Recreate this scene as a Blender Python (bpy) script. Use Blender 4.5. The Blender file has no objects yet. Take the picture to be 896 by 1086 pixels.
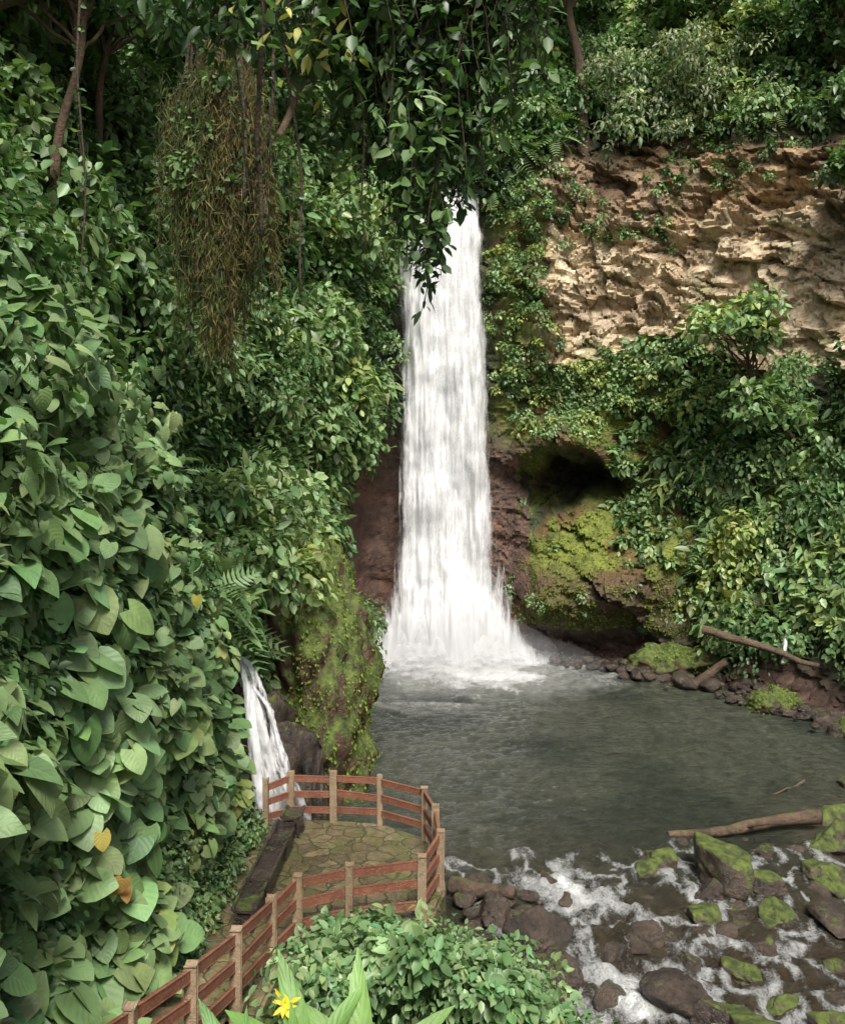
import bpy, math, numpy as np
from mathutils import Vector
import bmesh
rng = np.random.default_rng(7)
scene = bpy.context.scene
col_root = scene.collection

# ------------------------------------------------------------------ noise
def _h(ix, iy, iz, s):
    h = (ix*73856093) ^ (iy*19349663) ^ (iz*83492791) ^ (s*26544357+1013)
    h = (h ^ (h >> 13)) & 0x7fffffff
    h = (h*1274126177) & 0x7fffffff
    h = (h ^ (h >> 15)) & 0x7fffffff
    h = (h*668265263) & 0x7fffffff
    h = h ^ (h >> 16)
    return (h & 0xffffff)/float(0xffffff)
def vn(P, s=0):
    P = np.asarray(P, float); i = np.floor(P).astype(np.int64); f = P-i; f = f*f*(3-2*f)
    x, y, z = i[:, 0], i[:, 1], i[:, 2]; fx, fy, fz = f[:, 0], f[:, 1], f[:, 2]
    def L(a, b, t): return a+(b-a)*t
    return L(L(L(_h(x,y,z,s), _h(x+1,y,z,s), fx), L(_h(x,y+1,z,s), _h(x+1,y+1,z,s), fx), fy),
             L(L(_h(x,y,z+1,s), _h(x+1,y,z+1,s), fx), L(_h(x,y+1,z+1,s), _h(x+1,y+1,z+1,s), fx), fy), fz)
def fbm(P, o=4, s=0, g=.5):
    P = np.asarray(P, float); a = 1.; t = 0.; r = 0.
    for k in range(o):
        r = r+a*vn(P*(2.03**k)+k*17.3, s+k); t += a; a *= g
    return r/t
def worley(P, s=0, slope=.8):
    P = np.asarray(P, float); I = np.floor(P).astype(np.int64); best = np.full(len(P), 1e9); sec = best.copy(); val = np.zeros(len(P))
    for dx in (-1, 0, 1):
        for dy in (-1, 0, 1):
            for dz in (-1, 0, 1):
                x, y, z = I[:, 0]+dx, I[:, 1]+dy, I[:, 2]+dz
                c = np.stack([x+_h(x,y,z,s), y+_h(x,y,z,s+1), z+_h(x,y,z,s+2)], 1); D = P-c; d = (D**2).sum(1)
                n = np.stack([_h(x,y,z,s+3)-.5, _h(x,y,z,s+4)-.5, _h(x,y,z,s+5)-.5], 1)*2
                v = _h(x,y,z,s+6)+(D*n).sum(1)*slope
                cl = d < best; sec = np.where(cl, best, np.minimum(sec, d)); val = np.where(cl, v, val); best = np.where(cl, d, best)
    return val, np.sqrt(sec)-np.sqrt(best)
def sst(a, b, x):
    t = np.clip((x-a)/(b-a), 0, 1); return t*t*(3-2*t)
def nrmz(v): return v/np.maximum(np.linalg.norm(v, axis=-1, keepdims=True), 1e-9)

# ------------------------------------------------------------------ mesh helpers
def np_mesh(name, V, faces, mat, col=None, luv=None, smooth=True, parent=None, extra=None):
    me = bpy.data.meshes.new(name)
    V = np.ascontiguousarray(V, dtype=np.float32)
    me.vertices.add(len(V)); me.vertices.foreach_set("co", V.ravel())
    loops = np.concatenate([f.ravel() for f in faces]).astype(np.int32)
    tot = np.concatenate([np.full(len(f), f.shape[1]) for f in faces])
    start = np.concatenate([[0], np.cumsum(tot)[:-1]]).astype(np.int32)
    me.loops.add(len(loops)); me.loops.foreach_set("vertex_index", loops)
    me.polygons.add(len(tot)); me.polygons.foreach_set("loop_start", start)
    if smooth: me.polygons.foreach_set("use_smooth", np.ones(len(tot), dtype=bool))
    me.update(calc_edges=True)
    if not smooth: me.shade_flat()
    if col is not None:
        c = me.color_attributes.new("Col", 'FLOAT_COLOR', 'POINT')
        c4 = np.ones((len(V), 4), np.float32); c4[:, :3] = col; c.data.foreach_set("color", c4.ravel())
    if luv is not None:
        a = me.attributes.new("luv", 'FLOAT_VECTOR', 'POINT')
        l3 = np.zeros((len(V), 3), np.float32); l3[:, :luv.shape[1]] = luv; a.data.foreach_set("vector", l3.ravel())
    if extra:
        for k, v in extra.items():
            a = me.attributes.new(k, 'FLOAT', 'POINT'); a.data.foreach_set("value", np.asarray(v, np.float32))
    me.materials.append(mat)
    ob = bpy.data.objects.new(name, me); col_root.objects.link(ob)
    if parent: ob.parent = parent
    return ob
def empty(name):
    e = bpy.data.objects.new(name, None); col_root.objects.link(e); return e
def grid_faces(nu, nv):
    a = np.arange(nu*nv).reshape(nu, nv)
    return np.stack([a[:-1, :-1], a[1:, :-1], a[1:, 1:], a[:-1, 1:]], -1).reshape(-1, 4)

# ------------------------------------------------------------------ materials
class NT:
    def __init__(s, name):
        s.m = bpy.data.materials.new(name); s.m.use_nodes = True; s.t = s.m.node_tree
        s.b = s.t.nodes["Principled BSDF"]; s.out = s.t.nodes["Material Output"]
    def n(s, ty, **k):
        x = s.t.nodes.new(ty)
        for a, v in k.items(): setattr(x, a, v)
        return x
    def l(s, a, b): s.t.links.new(a, b)
    def attr(s, name): return s.n("ShaderNodeAttribute", attribute_name=name)
    def noise(s, scale, detail=4, vec=None, rough=.55):
        x = s.n("ShaderNodeTexNoise"); x.inputs["Scale"].default_value = scale
        x.inputs["Detail"].default_value = detail; x.inputs["Roughness"].default_value = rough
        if vec is None: vec = s.pos()
        s.l(vec, x.inputs["Vector"]); return x.outputs["Fac"]
    def pos(s, scale=None):
        g = s.n("ShaderNodeTexCoord").outputs["Object"]
        if scale:
            m = s.n("ShaderNodeMapping"); m.inputs["Scale"].default_value = scale; s.l(g, m.inputs["Vector"]); g = m.outputs[0]
        return g
    def ramp(s, fac, stops, interp='LINEAR'):
        r = s.n("ShaderNodeValToRGB"); cr = r.color_ramp; cr.interpolation = interp
        while len(cr.elements) > 1: cr.elements.remove(cr.elements[-1])
        cr.elements[0].position = stops[0][0]; c = stops[0][1]; cr.elements[0].color = (*c, 1) if hasattr(c, '__len__') else (c, c, c, 1)
        for p, c in stops[1:]:
            e = cr.elements.new(p); e.color = (*c, 1) if hasattr(c, '__len__') else (c, c, c, 1)
        s.l(fac, r.inputs[0]); return r.outputs[0]
    def mix(s, f, a, b, mode='MIX'):
        x = s.n("ShaderNodeMix", data_type='RGBA', blend_type=mode)
        for sock, v in ((x.inputs[0], f), (x.inputs[6], a), (x.inputs[7], b)):
            if isinstance(v, (int, float)): sock.default_value = v
            elif isinstance(v, tuple): sock.default_value = (*v, 1)
            else: s.l(v, sock)
        return x.outputs[2]
    def math(s, op, a, b=0., c=None):
        x = s.n("ShaderNodeMath", operation=op)
        for k, v in enumerate((a, b, c)):
            if v is None: continue
            if isinstance(v, (int, float)): x.inputs[k].default_value = v
            else: s.l(v, x.inputs[k])
        return x.outputs[0]
    def bump(s, h, strength=.5, dist=.1):
        x = s.n("ShaderNodeBump"); x.inputs["Strength"].default_value = strength; x.inputs["Distance"].default_value = dist
        s.l(h, x.inputs["Height"]); s.l(x.outputs[0], s.b.inputs["Normal"]); return x.outputs[0]

def leaf_mat(name, rough=.45, trans=.28, vein=False, spec=.4):
    N = NT(name); c = N.attr("Col").outputs["Color"]
    v = N.ramp(N.noise(3.0, 2), [(.3, .75), (.7, 1.2)]); c = N.mix(1., c, v, 'MULTIPLY')
    if vein:
        uv = N.attr("luv").outputs["Vector"]; sp = N.n("ShaderNodeSeparateXYZ"); N.l(uv, sp.inputs[0])
        au = N.math('ABSOLUTE', sp.outputs[0])
        mid = N.math('LESS_THAN', au, .05)
        w0 = N.math('SINE', N.math('MULTIPLY', N.math('SUBTRACT', sp.outputs[1], N.math('MULTIPLY', au, .35)), 38.))
        w = N.math('GREATER_THAN', w0, .95)
        f = N.math('MULTIPLY', N.math('MAXIMUM', mid, N.math('MULTIPLY', w, .4)), .28)
        c = N.mix(f, c, (.26, .38, .15))
        c = N.mix(N.ramp(N.noise(26., 3), [(.62, 0.), (.72, .35)]), c, (.16, .17, .06))
        N.bump(N.math('ADD', N.math('MULTIPLY', w0, .3), N.noise(30., 3)), .35, .012)
    N.l(c, N.b.inputs["Base Color"]); N.b.inputs["Roughness"].default_value = rough
    N.b.inputs["Specular IOR Level"].default_value = spec
    tr = N.n("ShaderNodeBsdfTranslucent"); N.l(N.mix(1., c, (1.3, 1.5, .7), 'MULTIPLY'), tr.inputs[0])
    mx = N.n("ShaderNodeMixShader"); mx.inputs[0].default_value = trans
    N.l(N.b.outputs[0], mx.inputs[1]); N.l(tr.outputs[0], mx.inputs[2]); N.l(mx.outputs[0], N.out.inputs[0])
    return N.m
M_leaf = leaf_mat("foliage_leaf", .42, .24, False, .5)
M_big = leaf_mat("broad_leaf", .48, .18, True, .4)
M_moss = leaf_mat("moss_tuft", .7, .2, False, .25)

def rock_mat(name, c1, c2, mossamt, rough=.6, usecol=False):
    N = NT(name)
    n1 = N.noise(1.3, 6, rough=.65); n2 = N.noise(9., 6, rough=.7); n3 = N.noise(2.1, 5, N.pos((1, 1, .5)), .7)
    h = N.math('ADD', n2, N.math('MULTIPLY', N.noise(30., 4), .35))
    if usecol:
        c = N.attr("Col").outputs["Color"]
        c = N.mix(1., c, N.ramp(n2, [(.25, .6), (.5, .98), (.75, 1.3)]), 'MULTIPLY')
        c = N.mix(1., c, N.ramp(n3, [(.3, .75), (.6, 1.12)]), 'MULTIPLY')
    else:
        c = N.mix(N.ramp(n1, [(.35, 0.), (.65, 1.)]), c1, c2)
        c = N.mix(1., c, N.ramp(n2, [(.25, .45), (.75, 1.4)]), 'MULTIPLY')
    if mossamt > 0:
        g = N.n("ShaderNodeNewGeometry"); sp = N.n("ShaderNodeSeparateXYZ"); N.l(g.outputs["Normal"], sp.inputs[0])
        f = N.math('ADD', N.math('MULTIPLY', sp.outputs[2], .45), N.math('MULTIPLY', n3, 1.3))
        t0 = 1.3-mossamt*.85
        f = N.math('MULTIPLY', f, .7)
        t0 = t0*.7
        f = N.ramp(f, [(t0, 0.), (t0+.08, 1.)])
        mc = N.mix(N.ramp(N.noise(5., 4), [(.35, 0.), (.65, 1.)]), (.04, .058, .014), (.14, .18, .035))
        c = N.mix(f, c, mc)
        N.l(N.math('ADD', N.math('MULTIPLY', f, .4), rough-.05), N.b.inputs["Roughness"])
    else: N.b.inputs["Roughness"].default_value = rough
    N.l(c, N.b.inputs["Base Color"])
    N.bump(h, .8, .12)
    return N.m
M_wall = rock_mat("gorge_rock_surface", None, None, 0, .65, True)
M_boulder = rock_mat("mossy_stone", (.045, .036, .028), (.14, .105, .075), .58, .33)
M_wet = rock_mat("wet_stone", (.03, .024, .02), (.10, .074, .055), .2, .2)
M_mossrock = rock_mat("moss_covered_rock", (.055, .032, .02), (.15, .09, .052), .78, .35)
M_bark = rock_mat("bark", (.07, .046, .027), (.15, .095, .055), .4, .8)
M_log = rock_mat("wet_log", (.06, .04, .027), (.18, .12, .075), .2, .45)
M_root = rock_mat("aerial_root", (.035, .025, .015), (.09, .06, .035), 0, .8)

# ------------------------------------------------------------------ leaf templates
def strip(rows, fold=.15, droop=.25, side0=None):
    V = []; U = []
    for t, w in rows:
        z = -droop*t*t
        sy = t if side0 is None else t-side0*(1-t)**3
        V += [(-w, sy, z+fold*w-.25*w*w), (0, t, z), (w, sy, z+fold*w-.25*w*w)]
        U += [(-1 if w > .02 else 0, t), (0, t), (1 if w > .02 else 0, t)]
    F = []
    for i in range(len(rows)-1):
        a = i*3; F += [(a, a+1, a+4, a+3), (a+1, a+2, a+5, a+4)]
    return np.array(V), np.array(F), np.array(U, float)
T_heart = strip([(0, .32), (.12, .46), (.32, .52), (.55, .47), (.75, .33), (.9, .17), (1, .03)], .1, .28, .2)
T_heart2 = strip([(0, .28), (.12, .38), (.32, .42), (.55, .36), (.75, .24), (.9, .11), (1, .02)], .25, .45, .15)
T_long = strip([(0, .02), (.12, .09), (.35, .14), (.6, .13), (.82, .08), (1, .005)], .5, .6)
T_lance = strip([(0, .02), (.3, .17), (.65, .15), (1, .01)], .3, .25)
T_thr = strip([(0, .015), (.4, .035), (1, .005)], .2, .1)
ov = np.array([(0,0,0), (-.28,.28,.06), (-.27,.65,.0), (0,1,-.16), (.27,.65,.0), (.28,.28,.06)], float)
T_oval = (ov, np.array([(0,3,2,1), (0,5,4,3)]), np.array([(0,0),(-1,.3),(-1,.7),(0,1),(1,.7),(1,.3)], float))
def fern():
    V = []; F = []; U = []
    n = 11
    for k in range(n):
        t = (k+.5)/n; w = .30*math.sin(math.pi*min(1, t*.9+.12))**.8; z = -.45*t*t
        for sgn in (-1, 1):
            b = len(V)
            V += [(0, t-.028, z), (0, t+.03, z), (sgn*w, t+.11, z-.12*w), (sgn*w*.55, t+.01, z-.01)]
            U += [(0, t)]*4
            F.append((b, b+3, b+2, b+1) if sgn > 0 else (b, b+1, b+2, b+3))
    return np.array(V), np.array(F), np.array(U, float)
T_fern = fern()

class Acc:
    def __init__(s): s.V = []; s.F = []; s.C = []; s.U = []; s.n = 0
    def add(s, T, pos, d, n, size, col):
        tv, tf, tu = T; N = len(pos)
        if N == 0: return
        y = nrmz(d); z = nrmz(n-(n*y).sum(1, keepdims=True)*y); x = np.cross(y, z)
        sz = np.broadcast_to(np.asarray(size, float), (N,))[:, None, None]
        V = pos[:, None, :]+sz*(tv[None, :, 0:1]*x[:, None, :]+tv[None, :, 1:2]*y[:, None, :]+tv[None, :, 2:3]*z[:, None, :])
        k = len(tv)
        s.V.append(V.reshape(-1, 3)); s.C.append(np.repeat(np.broadcast_to(col, (N, 3)), k, 0)); s.U.append(np.tile(tu, (N, 1)))
        s.F.append((tf[None]+(np.arange(N)*k)[:, None, None]+s.n).reshape(-1, tf.shape[1])); s.n += N*k
    def obj(s, name, mat, parent=None, smooth=True):
        return np_mesh(name, np.concatenate(s.V), [np.concatenate(s.F)], mat, np.concatenate(s.C), np.concatenate(s.U), smooth, parent)

def bushes(acc, C, R, npb, size, out, col, T=T_oval, up=.8, droop=.6, flat=.85, nb=(0, 0, 0), sn=.55):
    C = np.asarray(C, float); M = len(C)
    if M == 0: return
    R = np.broadcast_to(R, (M,)); size = np.broadcast_to(size, (M,)); out = np.broadcast_to(out, (M, 3)); col = np.broadcast_to(col, (M, 3))
    npb = np.broadcast_to(npb, (M,)).astype(int); idx = np.repeat(np.arange(M), npb); N = len(idx)
    s = nrmz(rng.normal(size=(N, 3))); o = nrmz(out)[idx]; dt = (s*o).sum(1, keepdims=True)
    s = np.where(dt < -.25, s-2*dt*o, s)
    bump = .55+.8*vn(s*2.2+idx[:, None]*7.1, 5)
    r = R[idx]*bump*(.65+.4*rng.random(N)**.5)
    p = C[idx]+s*r[:, None]*np.array([1, 1, flat])
    n = s*sn+np.array([0, 0, up])+np.array(nb)+rng.normal(size=(N, 3))*.38
    d = s*.55+rng.normal(size=(N, 3))*.5+np.array([0, 0, -droop])
    sz = size[idx]*(.6+.7*rng.random(N))
    c = col[idx]*(.7+.6*rng.random((N, 1)))*(1+.10*rng.normal(size=(N, 3))*np.array([1, .3, .5]))
    acc.add(T, p, d, n, sz, np.clip(c, .004, 1))

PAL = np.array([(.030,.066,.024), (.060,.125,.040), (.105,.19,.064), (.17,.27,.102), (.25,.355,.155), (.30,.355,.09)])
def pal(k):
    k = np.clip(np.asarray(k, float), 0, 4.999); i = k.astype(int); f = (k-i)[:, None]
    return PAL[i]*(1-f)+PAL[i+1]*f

class Tub:
    def __init__(s): s.V = []; s.F = []; s.n = 0
    def add(s, P, R, k=7, cap=True):
        P = np.asarray(P, float); m = len(P); R = np.broadcast_to(R, (m,))
        t = nrmz(np.gradient(P, axis=0)); ref = np.array([0, 0, 1.]) if abs(t[:, 2]).mean() < .8 else np.array([1., 0, 0])
        a = nrmz(np.cross(t, ref)); b = np.cross(t, a); th = np.linspace(0, 2*np.pi, k, endpoint=False)
        V = P[:, None]+R[:, None, None]*(np.cos(th)[None, :, None]*a[:, None]+np.sin(th)[None, :, None]*b[:, None])
        s.V.append(V.reshape(-1, 3)); I = np.arange(m*k).reshape(m, k)+s.n
        J = np.roll(I, -1, 1); s.F.append(np.stack([I[:-1], J[:-1], J[1:], I[1:]], -1).reshape(-1, 4)); s.n += m*k
        if cap:
            for e, ii in ((P[0], 0), (P[-1], m-1)):
                s.V.append(e[None]); c = s.n; s.n += 1
                s.F.append(np.stack([np.full(k, c), I[ii], J[ii]], -1))
    def obj(s, name, mat, parent=None):
        q = [f for f in s.F if f.shape[1] == 4]; t = [f for f in s.F if f.shape[1] == 3]
        fs = [np.concatenate(q)]
        if t: fs.append(np.concatenate(t))
        return np_mesh(name, np.concatenate(s.V), fs, mat, None, None, True, parent)
def curve(a, b, n=10, wob=.1, sag=0., seed=0):
    a = np.array(a, float); b = np.array(b, float); t = np.linspace(0, 1, n)[:, None]; P = a+(b-a)*t
    L = np.linalg.norm(b-a)
    W = np.stack([fbm(np.concatenate([t*3+seed*3.7+q*11, t*0+seed, t*0], 1), 2, q)-.5 for q in range(3)], 1)
    P = P+W*wob*L*np.sin(np.pi*t)*2; P[:, 2] -= sag*np.sin(np.pi*t[:, 0]); return P

# ------------------------------------------------------------------ GORGE WALL
ZL = np.array([-2, 0, 4, 8, 12, 16, 20, 25, 32, 48.])
COLS = [
 (-4.6,-10,-1,0,[-.3,0,.1,.2,.9,4,6,8,11,18]),
 (-4.5,5,-1,0,[-.3,0,.1,.2,.9,4,6,8,11,18]),
 (-5.0,11,-1,0,[-.3,0,.1,.2,1.0,4,6,8,11,18]),
 (-4.9,15.5,-1,0,[-.3,0,.1,.3,1.9,4.5,6,8,11,18]),
 (-4.7,20,-1,0,[-.3,0,.2,.8,3.2,5,6.5,8.5,11,18]),
 (-5.8,25,-1,0,[-.3,0,.2,1.2,3,4,5,7,10,18]),
 (-5.6,32,-1,0,[-.3,0,.2,.8,1.8,2.6,3.6,6,9,16]),
 (-5.0,40,-1,0,[-.2,0,0,0,-.6,-.6,.6,3,6,14]),
 (-4.8,45.5,-.7,.7,[0,0,0,0,-.3,-.9,-.9,.4,4,11]),
 (-3.0,49.0,0,1,[0,0,0,0,0,0,0,.6,5,16]),
 (0.7,49.5,0,1,[0,0,0,0,0,0,.2,2.2,7,18]),
 (4.4,48.3,0,1,[-.3,0,0,-.2,-.3,-.4,-.3,.6,5,15]),
 (6.8,46.8,.2,1,[.4,.5,-.5,.8,.6,.2,.9,1.2,5.5,14]),
 (10,45.4,.45,.9,[.3,.5,.2,2.2,2.4,2.2,3.0,3.6,7.5,15]),
 (13.2,41.5,.7,.7,[-1.2,0,2.8,4.3,4.8,5.0,5.9,6.8,10,17]),
 (15.6,36.5,.8,.6,[-1.5,0,3.8,6.5,7.6,8,8.8,10,13,18]),
 (19,30,.9,.4,[-1.5,0,4,7,8,9,10,11,14,19]),
 (24,22,.95,.2,[-1.5,0,4,7,8,9,10,11,14,19]),
 (27,8,1,0,[-1.5,0,4,7,8,9,10,11,14,19]),
 (27,-10,1,0,[-1.5,0,4,7,8,9,10,11,14,19])]
bx = np.array([[c[0], c[1]] for c in COLS], float)
arc = np.concatenate([[0], np.cumsum(np.linalg.norm(np.diff(bx, axis=0), axis=1))])
N0, NU, NV = 1050, 1250, 440
us = np.linspace(0, arc[-1], N0); zs = np.linspace(-2, 48, NV)
def smooth1(a, k):
    w = np.hanning(2*k+3)[1:-1]; w /= w.sum(); p = np.pad(a, k, mode='edge'); return np.convolve(p, w, 'valid')
kk = int(1.6/(arc[-1]/N0))
X0 = smooth1(np.interp(us, arc, bx[:, 0]), kk); Y0 = smooth1(np.interp(us, arc, bx[:, 1]), kk)
OX = smooth1(np.interp(us, arc, [c[2] for c in COLS]), kk); OY = smooth1(np.interp(us, arc, [c[3] for c in COLS]), kk)
OFF = np.stack([smooth1(np.interp(us, arc, [c[4][k] for c in COLS]), kk) for k in range(len(ZL))], 1)
dens = 1+2.6*((us > arc[11]-1) & (us < arc[14]+3)); cd = np.cumsum(dens); cd = (cd-cd[0])/(cd[-1]-cd[0])
un = np.interp(np.linspace(0, 1, NU), cd, us)
X0, Y0, OX, OY = [np.interp(un, us, a) for a in (X0, Y0, OX, OY)]; OFF = np.stack([np.interp(un, us, OFF[:, k]) for k in range(len(ZL))], 1)
ol = np.hypot(OX, OY); OX /= ol; OY /= ol
OFFZ = np.stack([smooth1(np.interp(zs, ZL, OFF[i]), 9) for i in range(NU)], 0)
G = np.zeros((NU, NV, 3))
G[..., 0] = X0[:, None]+OX[:, None]*OFFZ; G[..., 1] = Y0[:, None]+OY[:, None]*OFFZ; G[..., 2] = zs[None]
P = G.reshape(-1, 3)
gx, gy, gz = P[:, 0].copy(), P[:, 1].copy(), P[:, 2].copy()
edge = fbm(P*.35, 4, 3)-.5
right = sst(4.2, 5.6, gx+edge*3)*(gy > 34)
cliff = right*sst(14.6, 15.6, gz+edge*4+sst(13,20,gx)*1.0)*(1-sst(25.0, 27.0, gz+edge*4+sst(9, 5, gx)*1.0))*(1-sst(22, 25, gx+edge*5))
dsp = (fbm(P*.22, 4, 11)-.5)*2.2
tl = P.copy(); tl[:, 2] += .22*P[:, 0]+edge*2.
act = (gy > 36) & (gx > 2.5)
w1 = np.full(len(P), .5); e1 = np.ones(len(P)); w2 = w1.copy(); e2 = e1.copy(); w3 = w1.copy(); e3 = e1.copy()
w1[act], e1[act] = worley(tl[act]*np.array([.30, .30, .6]), 21, .5)
w2[act], e2[act] = worley(tl[act]*np.array([.75, .75, 1.9]), 41, .5)
w3[act], e3[act] = worley(tl[act]*np.array([2.0, 2.0, 4.6]), 61, .6)
rid = np.abs(fbm(P*.9, 4, 31)-.5)*2
dsp += (w1-.5)*(.9+.7*cliff)+(w2-.5)*(.3+.42*cliff)+(w3-.5)*(.1+.12*cliff)+(rid-.3)*.6*(1-.7*cliff)+(fbm(P*3.5, 3, 41)-.5)*(.25-.1*cliff)
cwx = gx+(fbm(P*.7, 3, 90)-.5)*2.4; cwz = gz+(fbm(P*.7, 3, 93)-.5)*1.8
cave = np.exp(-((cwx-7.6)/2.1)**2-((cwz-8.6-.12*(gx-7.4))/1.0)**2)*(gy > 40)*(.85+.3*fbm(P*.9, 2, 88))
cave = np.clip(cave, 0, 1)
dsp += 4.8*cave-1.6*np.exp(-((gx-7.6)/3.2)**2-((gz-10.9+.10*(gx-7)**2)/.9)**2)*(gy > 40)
led = np.exp(-((gz-(3.2+.30*(gx-7)))/2.0)**2)*sst(4.2, 6, gx)*(1-sst(12, 15, gx))*(gy > 38)
dsp += -2.4*led*(.6+.8*fbm(P*.45, 3, 66))
foot = (1-sst(.6, 1.6, gz))*sst(4.5, 6, gx)*(1-sst(12, 14, gx))*(gy > 38); dsp += .9*foot
dsp += -.7*cliff*sst(21, 24, gz)
nearfall = np.exp(-((gx-.8)/4)**2)*(gy > 42)
dsp *= (1-.6*nearfall*(gz < 26))
dsp *= np.where((gy < 22) & (gx < 0), .35, 1.)
O3 = np.stack([np.repeat(OX, NV), np.repeat(OY, NV), np.zeros(NU*NV)], 1)
P = P+O3*dsp[:, None]; P[:, 2] += (fbm(P*.5, 3, 51)-.5)*.5
G = P.reshape(NU, NV, 3)
def lay(c, f, k): return c*(1-f[:, None])+k*f[:, None]
n1 = fbm(P*.6, 5, 61); n2 = fbm(P*np.array([2.5, 2.5, 1.2]), 4, 71)
tan = np.array([.72, .60, .41]); tan2 = np.array([.56, .42, .26]); brn = np.array([.19, .12, .065])
dk = np.array([.03, .032, .018]); mossd = np.array([.05, .068, .014]); mossl = np.array([.20, .235, .038]); wet = np.array([.115, .068, .05])
c = dk[None]*(.7+.9*n1[:, None])
rc = lay(np.repeat(tan[None], len(P), 0), sst(.4, .62, n2), tan2)
rc = rc*(.82+.36*np.clip(w2, 0, 1))[:, None]
rc = lay(rc, sst(21.0, 23.2, gz+edge*6)*.8, brn*1.2+np.array([.22, .14, .06])*sst(.45, .65, n1)[:, None])
rc = lay(rc, sst(.62, .7, vn(P*np.array([.5, .5, 1.4]), 91))*.4, brn)
rc = lay(rc, sst(.62, .72, fbm(P*.7, 3, 195))*.6, np.array([.16, .17, .05]))
rc = rc*(.55+.45*np.minimum(sst(0, .07, e2), sst(0, .05, e1)))[:, None]*(.85+.15*sst(0, .1, e3))[:, None]
c = lay(c, cliff, rc)
mossz = right*(1-cliff)*sst(1.0, 3., gz)*(1-sst(14.8, 16.5, gz+edge*4))*(1-sst(13.5, 17, gx+edge*3))
left_m = ((gx < 0) & (gy > 20) & (gy < 40))*(1-sst(6, 9, gz))
mm = lay(np.repeat(mossd[None], len(P), 0), sst(.36, .58, n1*.6+n2*.4), mossl)
mm = lay(mm, sst(.54, .64, fbm(P*.8, 3, 95))*.8, np.array([.16, .085, .038]))
mm = lay(mm, (1-sst(3.5, 6, gz+edge*4))*.8, np.array([.09, .058, .036]))
c = lay(c, np.clip(mossz+left_m*.6, 0, 1)*sst(.2, .36, n1), mm)
ww = ((gy > 40) & (gx < 5.5))*(1-sst(8.5, 12, gz+edge*3))
c = lay(c, ww*1., wet*(.5+1.1*n2[:, None])+np.array([.06, .025, .012])*sst(.5, .7, n1)[:, None])
ww2 = right*(1-sst(.6, 2.2, gz+edge*2)); c = lay(c, ww2, wet*(.5+n2[:, None]))
gs = np.exp(-((gx-5.0)/1.3)**2)*(gy > 40)*sst(10, 12, gz)*(1-sst(22, 25, gz)); c = lay(c, np.clip(gs*1.2, 0, 1)*.85, mm)
c = lay(c, np.clip(cave*1.3, 0, 1)**.6*.9, dk*.5)  # shade inside the cave recess painted into the rock colour
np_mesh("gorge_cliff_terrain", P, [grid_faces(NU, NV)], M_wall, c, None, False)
du = np.gradient(G, axis=0); dv = np.gradient(G, axis=1); NRM = nrmz(np.cross(du, dv))
sg = np.sign((NRM.reshape(-1, 3)*-O3).sum(1)); NRM = NRM*np.where(sg == 0, 1, sg).reshape(NU, NV, 1)
NF = NRM.reshape(-1, 3); CL = cliff; MZ = mossz; WW = ww
area = np.linalg.norm(np.cross(du, dv), axis=-1).ravel(); area = np.minimum(area, np.percentile(area, 99))

# ------------------------------------------------------------------ GROUND sheet
def ground_h(x, y):
    slope = np.clip(8.9-.63*(y-1), 1.5, 8.9)
    xr = np.interp(y, [0, 10, 13, 17, 21.5, 22.5], [3.2, 2.2, 1.0, -.4, -.6, -5])
    h = -.9+(slope+.9)*(1-sst(0, 1.8, x-xr))
    h = np.where(y > 22.6, -.9+1.8*(1-sst(-5.2, -4.2, x)), h)
    bar = sst(.5, 4.5, x-np.interp(y, [0, 14, 22, 30, 40], [11, 12, 14, 16, 18.5]))*(y < 40)
    return np.maximum(h, -.9+bar*2.0)
xs = np.concatenate([np.linspace(-200, -9, 14), np.arange(-8, 30, .22), np.linspace(31, 200, 14)])
ys = np.concatenate([np.linspace(-200, -4, 14), np.arange(-3, 48, .22), np.linspace(50, 250, 14)])
XX, YY = np.meshgrid(xs, ys, indexing='ij'); pg = np.stack([XX.ravel(), YY.ravel(), np.zeros(XX.size)], 1)
hz = ground_h(pg[:, 0], pg[:, 1]); pg[:, 2] = hz+(fbm(pg*.9, 4, 5)-.5)*.35
gc = np.array([.06, .048, .03])*(.6+.9*fbm(pg*1.3, 3, 9)[:, None])
gc = lay(gc, sst(.5, .6, fbm(pg*.7, 3, 19)), np.array([.08, .11, .02]))
np_mesh("ground", pg, [grid_faces(len(xs), len(ys))], M_wall, gc)

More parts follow.
